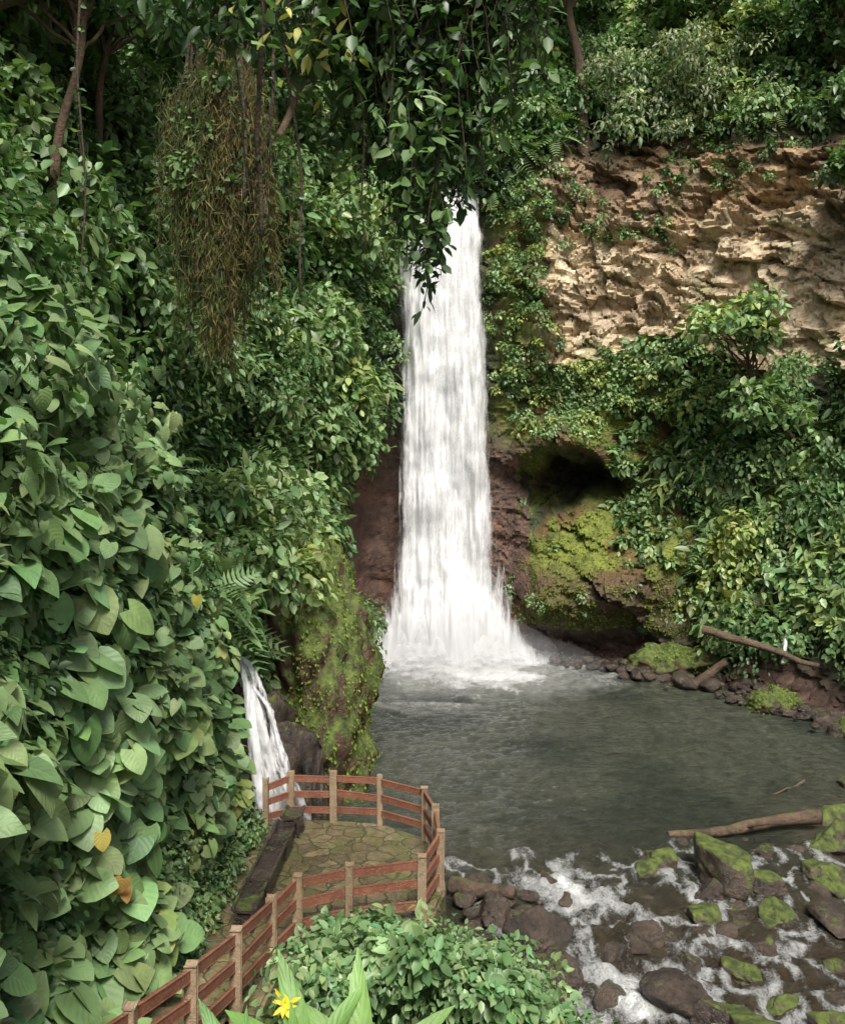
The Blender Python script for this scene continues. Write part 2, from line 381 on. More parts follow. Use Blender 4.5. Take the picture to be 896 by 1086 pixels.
# ------------------------------------------------------------------ BOULDERS
def ico(n):
    bm = bmesh.new(); bmesh.ops.create_icosphere(bm, subdivisions=n, radius=1); bm.verts.ensure_lookup_table()
    a = np.array([v.co[:] for v in bm.verts]); f = np.array([[v.index for v in f.verts] for f in bm.faces]); bm.free(); return a, f
ICO, ICF = ico(5); ICO2, ICF2 = ico(3); ICO6, ICF6 = ico(6)
def rockV(B, c, r, seed, rough=.35, facets=10):
    s = B.copy(); rr = np.full(len(s), 1.1); q = np.random.default_rng(seed)
    for _ in range(facets):
        n = nrmz(q.normal(size=3)); d = .5+.32*q.random(); t = s@n
        rr = np.minimum(rr, np.where(t > .05, d/np.maximum(t, .05), 9))
    rr = rr*.96+.04+(fbm(s*1.3+seed*3.1, 4, seed)-.5)*rough*1.0
    big = max(r); rr = rr+(fbm(s*4*max(1, big**.5)+seed, 3, seed+2)-.5)*rough*.4
    a = q.random()*6.28; V = s*rr[:, None]*np.array(r)
    R = np.array([[math.cos(a), -math.sin(a), 0], [math.sin(a), math.cos(a), 0], [0, 0, 1]])
    if abs(r[0]-r[1]) < .6*max(r) and max(r) < 2: V = V@R.T
    return V+np.array(c)
ROCKS = []
def boulder(c, r, seed, mat=M_boulder, name="river_boulder", rough=.35):
    ROCKS.append((c[0], c[1], max(r[0], r[1])*.85)); np_mesh(name, rockV(ICO, c, r, seed, rough), [ICF], mat)
BL = [((7.3,22.6,.2),(1.1,.75,.85),1,0),((6.1,23.4,.0),(.55,.45,.4),2,0),((5.6,22.9,-.05),(.5,.4,.3),3,0),((6.3,21.0,-.12),(.6,.4,.4),4,0),
 ((8.1,22.0,-.1),(.6,.5,.45),5,0),((9.9,22.6,.0),(.7,.6,.5),6,0),((9.3,20.6,-.12),(.8,.5,.4),7,1),((4.9,17.9,-.2),(.75,.5,.5),8,1),
 ((5.5,17.2,-.25),(.55,.45,.45),9,1),((5.9,16.6,-.2),(.85,.55,.55),10,0),((6.9,17.8,-.3),(.5,.4,.35),11,0),((7.6,16.9,-.3),(.6,.45,.4),12,0),
 ((3.3,21.6,-.15),(.35,.3,.3),13,1),((3.1,22.6,-.08),(.3,.26,.24),14,1),((2.3,19.6,.0),(1.0,.65,.65),15,1),((1.7,20.9,.0),(.65,.45,.45),16,1),
 ((3.9,19.4,-.25),(.45,.3,.3),17,1),((3.7,18.1,-.3),(.5,.4,.4),18,1),((2.5,18.0,-.05),(.8,.6,.6),19,1),((1.3,22.2,-.1),(.45,.35,.3),20,1),
 ((10.9,24.4,.05),(.9,.7,.55),21,0),((11.6,26.2,.0),(.8,.6,.5),22,0),((8.6,18.9,-.3),(.5,.35,.35),23,0),((10.3,18.6,-.2),(.9,.6,.45),24,1),
 ((5.0,20.4,-.22),(.4,.3,.3),25,1),((7.3,19.9,-.25),(.5,.4,.3),26,1),((6.9,24.6,-.1),(.4,.3,.22),27,1),((8.9,24.0,-.05),(.45,.3,.28),28,1),
 ((8.6,16.4,-.2),(1.0,.6,.45),29,0),((13.5,28.5,-.1),(.7,.6,.4),30,0),((2.6,24.1,-.12),(.3,.26,.2),31,1),((6.8,21.9,-.1),(.6,.4,.4),32,1),((5.4,19.1,-.3),(.5,.35,.3),33,1),((9.6,17.2,-.25),(.6,.5,.4),34,1),
 ((6.6,18.8,-.25),(.6,.42,.38),35,0),((8.0,20.9,-.15),(.55,.4,.38),36,0),((4.6,19.9,-.25),(.35,.3,.28),37,1),((6.0,20.0,-.22),(.4,.32,.3),38,1),((8.0,18.0,-.3),(.45,.35,.3),39,1),((4.4,22.0,-.2),(.3,.25,.22),40,1)]
for c_, r_, s_, w_ in BL: boulder(c_, r_, s_, M_wet if w_ else M_boulder)
def mossy(c, r, seed, name="mossy_rock", rough=.5, shear=0., wa=.35, B=(ICO, ICF)):
    V = rockV(B[0], c, r, seed, rough, 8); V[:, 0] += -shear*(V[:, 2]-c[2])
    wv_, we_ = worley(V*np.array([.8, .8, .5]), seed, .6); V += nrmz(V-np.array(c))*((wv_-.5)*wa)[:, None]
    V += nrmz(V-np.array(c))*((fbm(V*2.2, 5, seed+5)-.5)*wa*1.4)[:, None]
    np_mesh(name, V, [B[1]], M_mossrock); return V
MV = [mossy((-4.05,29.8,2.9),(2.3,3.2,5.4),101, rough=.35, shear=.15, wa=.5, B=(ICO6, ICF6)), mossy((11.8,42.6,.5),(1.9,1.1,1.2),103), mossy((14.6,37.4,.1),(1.5,1.1,.7),106), mossy((16.2,33.6,.2),(1.4,1.3,.8),108)]
mossy((-5.9,25.8,1.6),(1.6,1.6,2.8),104)
V = []; F = []; n0 = 0; q = np.random.default_rng(5)
def addst(x, y, z, r, s):
    global n0
    V.append(rockV(ICO2, (x, y, z), (r*(1+.6*q.random()), r, r*.65), s, .3, 6)); F.append(ICF2+n0); n0 += len(ICO2)
for k in range(800):
    y = q.uniform(14.5, 25); x = q.uniform(4.2, 14) if q.random() < .8 else q.normal(7.5, 1.5)
    if x < 5.2 and q.random() < .6: continue
    if fbm(np.array([[x*.8, y*.8, 0]]), 2, 31)[0] < .47: continue
    addst(x, y, -.17-.035*max(0, 25-y)+q.random()*.1, .05+.3*q.random()**3, k)
for k in range(300):
    t = q.random(); px = np.interp(t, [0, .35, .7, 1], [7.5, 12.8, 15.2, 18]); py = np.interp(t, [0, .35, .7, 1], [45.0, 40.6, 36, 31])
    addst(px+q.normal()*.7, py+q.normal()*.5, .05+q.random()*.25, .1+.4*q.random()**2.5, 900+k)
for k in range(70):
    addst(q.uniform(.5, 2.8), q.uniform(17, 21.8), -.15+q.random()*.3, .08+.25*q.random()**2, 1300+k)
np_mesh("river_stones", np.concatenate(V), [np.concatenate(F)], M_wet)

# ------------------------------------------------------------------ WATER
wx = np.arange(-8, 30, .09); wy = np.concatenate([np.arange(4, 13, .4), np.arange(13, 50, .09)])
XX, YY = np.meshgrid(wx, wy, indexing='ij'); pw = np.stack([XX.ravel(), YY.ravel(), np.zeros(XX.size)], 1); x, y = pw[:, 0], pw[:, 1]
rfall = np.hypot((x-1.9)/6., (y-46.0)/7.2)+(fbm(pw*.8, 3, 6)-.5)*.8
fall = np.clip(1.2-rfall, 0, 1)
cl = np.interp(y, [10, 16, 18, 20, 22, 24, 27], [3.4, 3.7, 4.1, 4.5, 3.7, 2.8, 2.4])
wl = fbm(np.stack([x*1.3+.5*y, y*.55, x*0], 1), 3, 4)
rap = np.exp(-((x-cl)/1.6)**2)*(1-sst(22.5, 24.5, y))
rap2 = (1-sst(23, 26, y))
foam = rap*(.42+.5*sst(.4, .62, wl))
rid2 = 1-np.abs(fbm(np.stack([x*1.0+y*.25, y*.8-x*.2, x*0], 1), 4, 29)-.5)*2
foam = np.maximum(foam, rap2*(.20+.5*sst(.80, .98, rid2)))
for rx, ry, rr in ROCKS:
    if ry < 25 and rx > 1:
        dd = np.hypot(x-rx, (y-ry+.2)*.85); foam = np.maximum(foam, .75*np.exp(-((dd-rr*.95)/.2)**2)*(.3+.9*wl)*np.where(y < ry+.2, 1, .6))
stn = vn(np.stack([x*.7+y*.5, y*2.4-x*1.1, x*0], 1), 77)
foam = np.maximum(foam, .45*sst(.72, .9, stn)*sst(24, 27, y)*(1-sst(33, 38, y))*sst(.45, .6, fbm(pw*.3, 2, 8)))
rdist = np.hypot(x-1.5, y-46)
swirl = fbm(np.stack([rdist*1.1+fbm(pw*.5, 2, 3)*4, np.cos(np.arctan2(y-46, x-1.5))*3, x*0], 1), 4, 33)
foam = np.maximum(foam, .5*sst(.48, .68, swirl)*(1-sst(7, 14, np.hypot(x-3, y-45))))
foam = np.clip(np.maximum(foam, sst(0.0, .8, fall)), 0, 1)
rough_w = .035+.13*fall+.14*(1-sst(21, 26, y))*(.5+rap)+.014*(1-sst(26, 36, y))
z = (fbm(pw*np.array([1.2, 1.8, 1]), 3, 14)-.5)*2*rough_w+(fbm(np.stack([x*2.7, y*3.6, x*0], 1), 3, 15)-.5)*2.4*rough_w
z += -.035*np.clip(25-y, 0, 30)+foam*.03
for rx, ry, rr in ROCKS:
    if ry < 26 and rx > 1: z += .05*np.exp(-((np.hypot(x-rx, y-ry)-rr)/.25)**2)
pw[:, 2] = z
pool = np.array([.055, .062, .042]); deep = np.array([.024, .032, .021]); brown = np.array([.046, .033, .02]); haze = np.array([.34, .35, .32])
n = fbm(pw*.25, 3, 44)
wc = lay(np.repeat(pool[None], len(pw), 0), sst(.4, .62, n), deep)
wc = lay(wc, (1-sst(23, 33, y+n*8+x*-.3+2))*.85, brown)
wc = lay(wc, sst(.0, .9, np.clip(1.3-np.hypot((x-2.2)/7., (y-45)/7.)+(swirl-.5)*1.0, 0, 1))*.8, haze)
N = NT("river_water"); cc = N.attr("Col").outputs["Color"]; fo = N.attr("foam").outputs["Fac"]
cc = N.mix(1., cc, N.ramp(N.noise(2.4, 5, N.pos((1, .6, 1)), .65), [(.35, .6), (.65, 1.35)]), 'MULTIPLY')
fn = N.noise(4.5, 9, N.pos((1, .5, 1)), .78); fn2 = N.noise(22., 6, None, .75)
f = N.math('ADD', N.math('MULTIPLY', fn, .65), N.math('MULTIPLY', fn2, .35))
f = N.math('ADD', f, N.math('MULTIPLY', N.math('SUBTRACT', fo, .5), .6))
f = N.ramp(f, [(.48, 0.), (.60, .5), (.76, 1.)])
N.l(N.mix(f, cc, (.82, .84, .82)), N.b.inputs["Base Color"])
N.l(N.math('ADD', N.math('MULTIPLY', f, .55), .06), N.b.inputs["Roughness"]); N.b.inputs["IOR"].default_value = 1.33
N.b.inputs["Specular IOR Level"].default_value = .6
hb = N.math('ADD', N.math('MULTIPLY', N.noise(2.6, 6, N.pos((1, 1.6, 1)), .68), 1.), N.math('MULTIPLY', f, .25)); N.bump(hb, 1., .3)
np_mesh("river_pool_water", pw, [grid_faces(len(wx), len(wy))], N.m, wc, None, True, None, {"foam": foam})

# ------------------------------------------------------------------ WATERFALL
def fall_mat(name, dens, sx, base, lo=.38, hi=.68, vs=1.2, dark=.74, bmp=.3):
    N = NT(name); uv = N.attr("luv").outputs["Vector"]
    mp = N.n("ShaderNodeMapping"); mp.inputs["Scale"].default_value = (sx, vs, 1); N.l(uv, mp.inputs[0])
    a = N.noise(1., 7, mp.outputs[0], .72)
    mp2 = N.n("ShaderNodeMapping"); mp2.inputs["Scale"].default_value = (sx*.5, vs*1.2, 1); mp2.inputs["Location"].default_value = (3, 7, sx); N.l(uv, mp2.inputs[0])
    b = N.noise(1., 7, mp2.outputs[0], .74)
    e = N.attr("edge").outputs["Fac"]
    v = N.math('ADD', N.math('MULTIPLY', a, .5), N.math('MULTIPLY', b, .5))
    al = N.ramp(N.math('ADD', v, N.math('SUBTRACT', e, 1.-dens)), [(lo, 0.), (hi, 1.)], 'EASE')
    colr = N.ramp(v, [(.34, tuple(x*base for x in (dark, dark+.025, dark+.035))), (.52, (base, base, base))])
    N.l(colr, N.b.inputs["Base Color"]); N.b.inputs["Roughness"].default_value = .6; N.b.inputs["Specular IOR Level"].default_value = .2
    N.bump(v, bmp, .25)
    tl_ = N.n("ShaderNodeBsdfTranslucent"); tl_.inputs[0].default_value = (.92, .94, .95, 1)
    m1 = N.n("ShaderNodeMixShader"); m1.inputs[0].default_value = .35; N.l(N.b.outputs[0], m1.inputs[1]); N.l(tl_.outputs[0], m1.inputs[2])
    tp = N.n("ShaderNodeBsdfTransparent"); m2 = N.n("ShaderNodeMixShader"); N.l(al, m2.inputs[0]); N.l(tp.outputs[0], m2.inputs[1]); N.l(m1.outputs[0], m2.inputs[2])
    N.l(m2.outputs[0], N.out.inputs[0]); return N.m
wf = empty("waterfall")
for L, (yy, dens, sx, base, wmul, bot, drk) in enumerate([(47.5,.40,2.4,.86,.95,0.,.5), (47.0,.28,3.4,.93,1.06,.3,.66), (46.4,.17,4.6,.96,1.2,.9,.8)]):
    nu, nv = 130, 420; s = np.linspace(-1, 1, nu)[:, None]*np.ones((1, nv)); t = np.ones((nu, 1))*np.linspace(0, 1, nv)[None]
    H_ = 24.4*(1-t)
    hw = np.interp(24.4*t, [0, 1.2, 3, 8, 18, 22, 24.5], [1.35, 1.7, 2.35, 2.55, 2.8, 3.0+bot*.6, 3.4+bot*1.7])*wmul
    cx = np.interp(24.4*t, [0, 1.5, 4, 24.4], [1.75, 1.35, 1.0, 1.3])
    xx = cx+s*hw
    yb = yy+2.6*np.exp(-t*24.4/1.6)-.4*t-bot*1.6*np.exp(-H_/1.4)
    Q = np.stack([xx.ravel()*1.8, yb.ravel()*0+L*9, H_.ravel()*.16], 1); Q2 = np.stack([xx.ravel()*.7, yb.ravel()*0+L*5, H_.ravel()*.5], 1)
    yb = yb.ravel()-(fbm(Q, 4, 200+L)-.5)*1.7-(fbm(Q2, 3, 210+L)-.5)*.8+(s.ravel()**2)*.6
    rag = (fbm(np.stack([H_.ravel()*.5, s.ravel()*2+L, H_.ravel()*0], 1), 4, 220+L)-.5)*.9
    thin = (fbm(np.stack([xx.ravel()*1.1, H_.ravel()*.07, H_.ravel()*0+L], 1), 3, 230+L)-.5)*.45*sst(1, 5, H_.ravel())
    ed = 1-.5*np.abs(s.ravel())**3-(.3+rag)*sst(.6, 1., np.abs(s.ravel()))+bot*.22*(1-sst(0, 3, H_.ravel()))*(1-np.abs(s.ravel())**3)+thin
    if bot > .5: ed -= .12*sst(2, 6, H_.ravel())*(1-np.abs(s.ravel()))
    VV = np.stack([xx.ravel(), yb, H_.ravel()-.1], 1); uv = np.stack([xx.ravel(), H_.ravel()*.3+L*3, np.zeros(nu*nv)], 1)
    np_mesh("water_sheet_%d" % L, VV, [grid_faces(nu, nv)], fall_mat("falling_water_%d" % L, dens, sx, base, dark=drk), None, uv, True, wf, {"edge": ed})
nu, nv = 170, 80; s = np.linspace(-1, 1, nu)[:, None]*np.ones((1, nv)); t = np.ones((nu, 1))*np.linspace(0, 1, nv)[None]
for K, (hh, wd, dp) in enumerate([(1.6, 5.0, 5.2), (2.6, 4.1, 3.4)]):
    xx = 1.5+s*wd; yy_ = 47.0-K*.3-t*dp*np.sqrt(np.clip(1.05-s**2, 0, 1)); q3 = np.stack([xx.ravel()*1.4, yy_.ravel()*1.4, xx.ravel()*0+K*9], 1)
    zz = (np.exp(-((t-.15)/.3)**2)*hh*np.clip(1-s**2, 0, 1)**1.2).ravel()*(.35+1.3*fbm(q3, 4, 55))+(fbm(q3*2.5, 3, 56)-.5)*.3*(1-t.ravel())-.03
    ed = (1.1-.95*t.ravel()**1.2)*np.clip(1.1-s.ravel()**4, 0, 1)-K*.1
    np_mesh("splash_foam_%d" % K, np.stack([xx.ravel(), yy_.ravel(), zz], 1), [grid_faces(nu, nv)], fall_mat("splash_foam_water_%d" % K, .42, 2.5, .97, .36, .74, 2.5, .88), None, np.stack([xx.ravel(), yy_.ravel(), zz], 1), True, wf, {"edge": ed})
N = NT("spray_droplets"); N.b.inputs["Base Color"].default_value = (.93, .95, .95, 1); N.b.inputs["Roughness"].default_value = .4
nb = 12000; a = rng.random(nb)*6.28; rr = np.abs(rng.normal(size=nb))*2.0; p = np.stack([1.3+np.cos(a)*rr*1.4, 45.8-np.abs(np.sin(a))*rr*.8, np.abs(rng.normal(size=nb))*1.3*np.exp(-rr*.2)], 1)
oc = np.array([(1,0,0),(-.5,.8,0),(-.5,-.8,0),(0,0,1.6),(0,0,-1.4)])*1.; of = np.array([(0,1,3),(1,2,3),(2,0,3),(1,0,4),(2,1,4),(0,2,4)])
sz = rng.uniform(.004, .013, len(p)); VV = (p[:, None]+oc[None]*sz[:, None, None]).reshape(-1, 3); FF = (of[None]+(np.arange(len(p))*5)[:, None, None]).reshape(-1, 3)
np_mesh("spray_droplets", VV, [FF], N.m, None, None, True, wf)

def ribbon(name, pts, widths, parent=None, seed=0, dens=.35, sx=6., wob=.4):
    pts = np.array(pts, float); m = 130; tt = np.linspace(0, 1, m); k = np.linspace(0, 1, len(pts))
    C = np.stack([smooth1(np.interp(tt, k, pts[:, q]), 5) for q in range(3)], 1); w = np.interp(tt, k, widths); nu = 30
    s = np.linspace(-1, 1, nu)
    XX = C[None, :, :]+np.stack([s[:, None]*w[None], -np.abs(1-s[:, None]**2)*.15*np.ones((1, m)), np.zeros((nu, m))], -1)
    Q = XX.reshape(-1, 3)*np.array([4, 1, 1.4]); VV = XX.reshape(-1, 3); VV[:, 1] -= (fbm(Q, 3, seed)-.5)*wob
    rag = fbm(np.stack([np.repeat(s, m)*2.5+seed, VV[:, 2]*1.2, VV[:, 2]*0], 1), 3, seed)-.5
    ed = 1-.6*np.abs(np.repeat(s, m))**3+rag*.5
    uv = np.stack([(VV[:, 0]-np.tile(C[:, 0], nu)*.8)*1.5, VV[:, 2]*.9, VV[:, 0]*0], 1)
    return np_mesh(name, VV, [grid_faces(nu, m)], fall_mat(name+"_water", dens, sx, .95, .42, .60, 1.4, .7, .5), None, uv, True, parent, {"edge": ed})
sc_e = empty("side_cascade")
ribbon("strand_a", [(-4.6,23.4,5.25),(-4.3,22.9,4.95),(-3.95,22.5,4.1),(-3.75,22.3,3.2),(-3.45,22.1,2.5),(-3.15,21.95,1.6),(-2.8,21.85,-.2)], [.16,.28,.42,.48,.55,.6,.6], sc_e, 31, .12)
ribbon("strand_b", [(-4.5,23.3,5.1),(-4.25,22.7,4.7),(-4.1,22.4,3.8),(-3.95,22.2,2.8),(-3.75,22.0,1.9),(-3.6,21.9,.6),(-3.5,21.9,-.2)], [.1,.18,.2,.24,.25,.3,.3], sc_e, 32, .14)
ribbon("strand_c", [(-4.2,22.8,4.7),(-3.7,22.4,4.2),(-3.4,22.2,3.3),(-3.1,22.0,2.6),(-2.8,21.9,1.9),(-2.6,21.8,.8),(-2.5,21.8,-.2)], [.08,.14,.14,.18,.2,.25,.3], sc_e, 33, .12)
ribbon("wall_trickle", [(-4.35,46.6,9.),(-4.2,46.4,6.5),(-4.0,46.1,3.5),(-3.9,45.8,0)], [.07,.08,.1,.14], None, 37, .2)
ribbon("bank_trickle", [(15.4,39.0,2.9),(15.1,38.6,2.3),(14.9,38.3,1.6)], [.15,.3,.4], None, 39, 0.)
for cc_, rr_, ss_ in (((-4.5,24.7,1.6),(1.15,1.7,3.6),110), ((-3.5,23.6,.4),(1.1,1.2,2.7),111)):
    V = rockV(ICO, cc_, rr_, ss_, .4, 8); wv_, _ = worley(V*1.2, ss_, .6); V[:, 1] += (wv_-.5)*.3; np_mesh("cascade_ledge_rock", V, [ICF], M_wet)
me_i = empty("waterfall_mist")
for k, (loc, sc_, dn) in enumerate([((1.4,44.9,.6), (3.6,2.2,2.9), .10), ((1.6,44.2,.4), (5.0,3.4,2.2), .055), ((2.0,43.0,.2), (6.5,6.0,1.6), .03)]):
    bm = bmesh.new(); bmesh.ops.create_icosphere(bm, subdivisions=4, radius=1); me = bpy.data.meshes.new("mist_puff_%d" % k); bm.to_mesh(me); bm.free()
    ob = bpy.data.objects.new("mist_puff_%d" % k, me); ob.location = loc; ob.scale = sc_; col_root.objects.link(ob); ob.parent = me_i
    m = bpy.data.materials.new("mist_volume_%d" % k); m.use_nodes = True; t = m.node_tree; t.nodes.clear()
    o = t.nodes.new("ShaderNodeOutputMaterial"); v = t.nodes.new("ShaderNodeVolumeScatter"); v.inputs["Color"].default_value = (1, 1, 1, 1); v.inputs["Density"].default_value = dn
    t.links.new(v.outputs[0], o.inputs["Volume"]); me.materials.append(m)

# ------------------------------------------------------------------ VIEWING PLATFORM
plat = empty("viewing_platform")
N = NT("flagstone"); vo = N.n("ShaderNodeTexVoronoi", feature='DISTANCE_TO_EDGE'); vo.inputs["Scale"].default_value = 2.3
vc = N.n("ShaderNodeTexVoronoi"); vc.inputs["Scale"].default_value = 2.3
wv = N.n("ShaderNodeVectorMath", operation='ADD'); nn = N.n("ShaderNodeTexNoise"); nn.inputs["Scale"].default_value = 3; N.l(N.pos(), nn.inputs["Vector"])
sc = N.n("ShaderNodeVectorMath", operation='SCALE'); sc.inputs["Scale"].default_value = .25; N.l(nn.outputs["Color"], sc.inputs[0]); N.l(sc.outputs[0], wv.inputs[1]); N.l(N.pos(), wv.inputs[0])
N.l(wv.outputs[0], vo.inputs["Vector"]); N.l(wv.outputs[0], vc.inputs["Vector"])
c = N.mix(N.ramp(vc.outputs["Color"], [(.2, 0.), (.8, 1.)]), (.12, .098, .052), (.23, .185, .10))
c = N.mix(1., c, N.ramp(N.noise(7, 5), [(.3, .6), (.7, 1.25)]), 'MULTIPLY')
j = N.ramp(vo.outputs["Distance"], [(.015, 1.), (.05, 0.)]); c = N.mix(j, c, (.07, .075, .035))
c = N.mix(N.ramp(N.noise(1.2, 4), [(.5, 0.), (.66, .6)]), c, (.11, .13, .035))
N.l(c, N.b.inputs["Base Color"]); N.l(N.ramp(N.noise(1.7, 3), [(.4, .15), (.6, .6)]), N.b.inputs["Roughness"])
N.bump(N.math('SUBTRACT', N.noise(12, 4), N.math('MULTIPLY', j, 1.2)), .6, .03); M_flag = N.m
FL = [(-3.9,21.7),(-2.06,21.62),(-.95,21.42),(.1,20.62),(.42,19.5),(.46,18.2),(.12,16.9),(-1.3,16.55),(-2.1,16.1),(-2.4,15.2),(-2.6,13.4),(-4.4,13.4),(-4.4,17.5)]
bm = bmesh.new(); vs = [bm.verts.new((a, b, 1.8)) for a, b in FL]; f = bm.faces.new(vs)
r = bmesh.ops.extrude_face_region(bm, geom=[f])
for g in r['geom']:
    if isinstance(g, bmesh.types.BMVert): g.co.z = -1.2
bmesh.ops.recalc_face_normals(bm, faces=bm.faces[:]); bmesh.ops.bevel(bm, geom=[e for e in bm.edges if abs(e.verts[0].co.z-1.8) < .01 and abs(e.verts[1].co.z-1.8) < .01], offset=.05, segments=2, affect='EDGES')
me = bpy.data.meshes.new("stone_floor"); bm.to_mesh(me); bm.free(); me.materials.append(M_flag); ob = bpy.data.objects.new("stone_floor", me); col_root.objects.link(ob); ob.parent = plat

def box_between(bm, a, b, w, h, up=(0, 0, 1)):
    a = Vector(a); b = Vector(b); d = (b-a); L = d.length; d.normalize(); u = Vector(up); s = d.cross(u).normalized(); u = s.cross(d).normalized()
    r = bmesh.ops.create_cube(bm, size=1); vs = r['verts']
    for v in vs:
        x, y, z = v.co; v.co = (a+b)/2+d*(x*L)+s*(y*w)+u*(z*h)
    es = list({e for v in vs for e in v.link_edges})
    bmesh.ops.bevel(bm, geom=es, offset=min(w, h)*.14, segments=2, affect='EDGES')
def bm_obj(bm, name, mat, parent=None):
    me = bpy.data.meshes.new(name); bm.to_mesh(me); bm.free(); me.materials.append(mat)
    ob = bpy.data.objects.new(name, me); col_root.objects.link(ob); ob.parent = parent; return ob
def wood(name, c1, c2, worn):
    N = NT(name); n1 = N.noise(2.5, 6, rough=.7); n2 = N.noise(18, 5, N.pos((1, 1, 2.5)), .7)
    c = N.mix(N.ramp(n1, [(.35, 0.), (.65, 1.)]), c1, c2)
    c = N.mix(N.ramp(n2, [(.54, 0.), (.66, .8)]), c, worn); c = N.mix(1., c, N.ramp(N.noise(40, 4), [(.3, .7), (.7, 1.2)]), 'MULTIPLY')
    c = N.mix(N.ramp(N.noise(4.3, 5), [(.56, 0.), (.7, .6)]), c, (.08, .085, .035))
    N.l(c, N.b.inputs["Base Color"]); N.b.inputs["Roughness"].default_value = .5; N.bump(n2, .5, .02); return N.m
M_rail = wood("painted_rail_wood", (.19, .068, .042), (.30, .125, .075), (.42, .29, .2))
M_post = wood("weathered_post", (.27, .19, .12), (.40, .30, .19), (.5, .41, .3))
bm = bmesh.new(); q = np.random.default_rng(3)
for i in range(8):
    t0 = i/8; t1 = (i+1)/8-.006; A = np.array([-2.95, 21.2, 1.98]); B = np.array([-3.2, 16.6, 1.98])
    a = A+(B-A)*t0; b = A+(B-A)*t1; o = q.normal()*.02; box_between(bm, (a[0]+o, a[1], a[2]+o), (b[0]+o, b[1], b[2]+o), .36, .44)
bm_obj(bm, "stone_kerb", M_wet, plat)
rail = empty("wooden_railing")
PO = [(-3.55,21.0,1.8),(-3.05,21.45,1.8),(-2.06,21.5,1.8),(-.98,21.3,1.8),(.04,20.5,1.8),(.28,19.45,1.8),(.33,18.2,1.8),(-.02,17.04,1.8),(-1.33,16.7,1.8),(-2.2,16.3,1.8),(-2.5,15.4,1.85),(-2.73,13.5,2.3),(-3.0,12.,2.63),(-3.36,10.6,2.93),(-3.75,9.1,3.3)]
bmr = bmesh.new(); bmp = bmesh.new()
for i, p in enumerate(PO):
    lx, ly = q.normal()*.016, q.normal()*.016
    box_between(bmp, (p[0], p[1], p[2]-.5), (p[0]+lx, p[1]+ly, p[2]+1.16+.03*q.random()), .125, .125, (0, 1, 0))
for a, b in zip(PO[:-1], PO[1:]):
    a = np.array(a); b = np.array(b); d = nrmz(b-a)
    for hgt in (.3, .66, 1.02):
        e = q.normal(size=2)*.016
        box_between(bmr, a+[0, 0, hgt+e[0]]+d*.06, b+[0, 0, hgt+e[1]]-d*.06, .05, .14)
bm_obj(bmp, "posts", M_post, rail); bm_obj(bmr, "rails", M_rail, rail)
bm = bmesh.new()
for i in range(14):
    y = 14.2-i*.45; zt = 2.02+i*.13; xl = np.interp(y, [9, 12, 14.5], [-3.8, -3.05, -2.7])
    box_between(bm, (xl-1.15, y, zt-.35), (xl-.02, y, zt-.35), .455, .7)
bm_obj(bm, "stone_steps", M_flag)

# ------------------------------------------------------------------ LOGS
T = Tub(); T.add(curve((6.6,24.9,.08), (10.9,25.4,.38), 16, .04, 0, 4), np.linspace(.08, .18, 16)*(1+.25*rng.random(16)), 12)
T.add(curve((8.6,25.1,.2), (9.3,24.6,.5), 5, .05), np.linspace(.06, .02, 5), 6); T.obj("fallen_log", M_log)
T = Tub(); T.add(curve((.7,21.9,.15), (2.1,21.2,.3), 10, .04, 0, 7), np.linspace(.2, .13, 10), 10); T.obj("driftwood_log", M_log)
T = Tub(); T.add(curve((12.2,40.2,2.6), (16.0,37.3,1.7), 14, .05, 0, 9), np.linspace(.2, .1, 14), 9); T.obj("fallen_log", M_log)
T = Tub(); T.add(curve((12.0,40.6,.1), (13.1,39.9,1.3), 9, .05, 0, 12), np.linspace(.26, .15, 9), 9); T.obj("driftwood_log", M_log)
T = Tub(); T.add(curve((10.6,28.0,.0), (11.9,28.8,.12), 9, .1, 0, 13), np.linspace(.02, .05, 9), 7); T.obj("driftwood_branch", M_log)

# ------------------------------------------------------------------ FOLIAGE ON THE WALLS
px_, py_, pz_ = P[:, 0], P[:, 1], P[:, 2]
view = (py_ > 3) & (np.abs(px_) < .52*py_+4) & (pz_ < 12+.56*py_+4)
acc = Acc()
def pick(mask, n):
    ids = np.nonzero(mask)[0]; w = area[ids]; return rng.choice(ids, min(n, len(ids)), replace=False, p=w/w.sum())
clump = fbm(P*.28, 3, 301); bulge = fbm(P*.42, 3, 401)
bare = (CL > .15) | (WW > .4) | ((px_ > -3.2) & (px_ < 5.2) & (py_ > 40) & (pz_ < 23.5)) | ((MZ > .3) & (px_ < 13.0)) | ((px_ > 3) & (pz_ < 1.3)) | (cave > .1) | ((px_ > 4.5) & (px_ < 12) & (pz_ < 4.5) & (py_ > 38))
leftnear = (px_ < 0) & (py_ < 21.5) & (pz_ < 12.8)
m1 = view & ~bare & ~leftnear & ~((px_ < 0) & (py_ < 36) & (pz_ < 3.5)) & ~((px_ < 0) & (py_ > 21.5) & (py_ < 25.5) & (pz_ < 5.5))
def wallbush(ids, R, n, size, k, T_=T_oval, lift=.35, tint=1., blg=0., **kw):
    nn = NF[ids]; out = nrmz(nn+np.array([0, 0, .5])); C = P[ids]+nn*(R[:, None]*lift)+(nn+[0, 0, .3])*(np.clip(bulge[ids]-.42, 0, 1)*blg)[:, None]
    bushes(acc, C, R, n, size, out, pal(k)*tint, T_, **kw)
far = m1 & (py_ > 20)
ids = pick(far, 3500); R = rng.uniform(.5, 1.4, len(ids)); k = .95+5.*(clump[ids]-.28)*1.3+rng.normal(size=len(ids))*.75+(bulge[ids]-.5)*5+(px_[ids] > 8)*.5
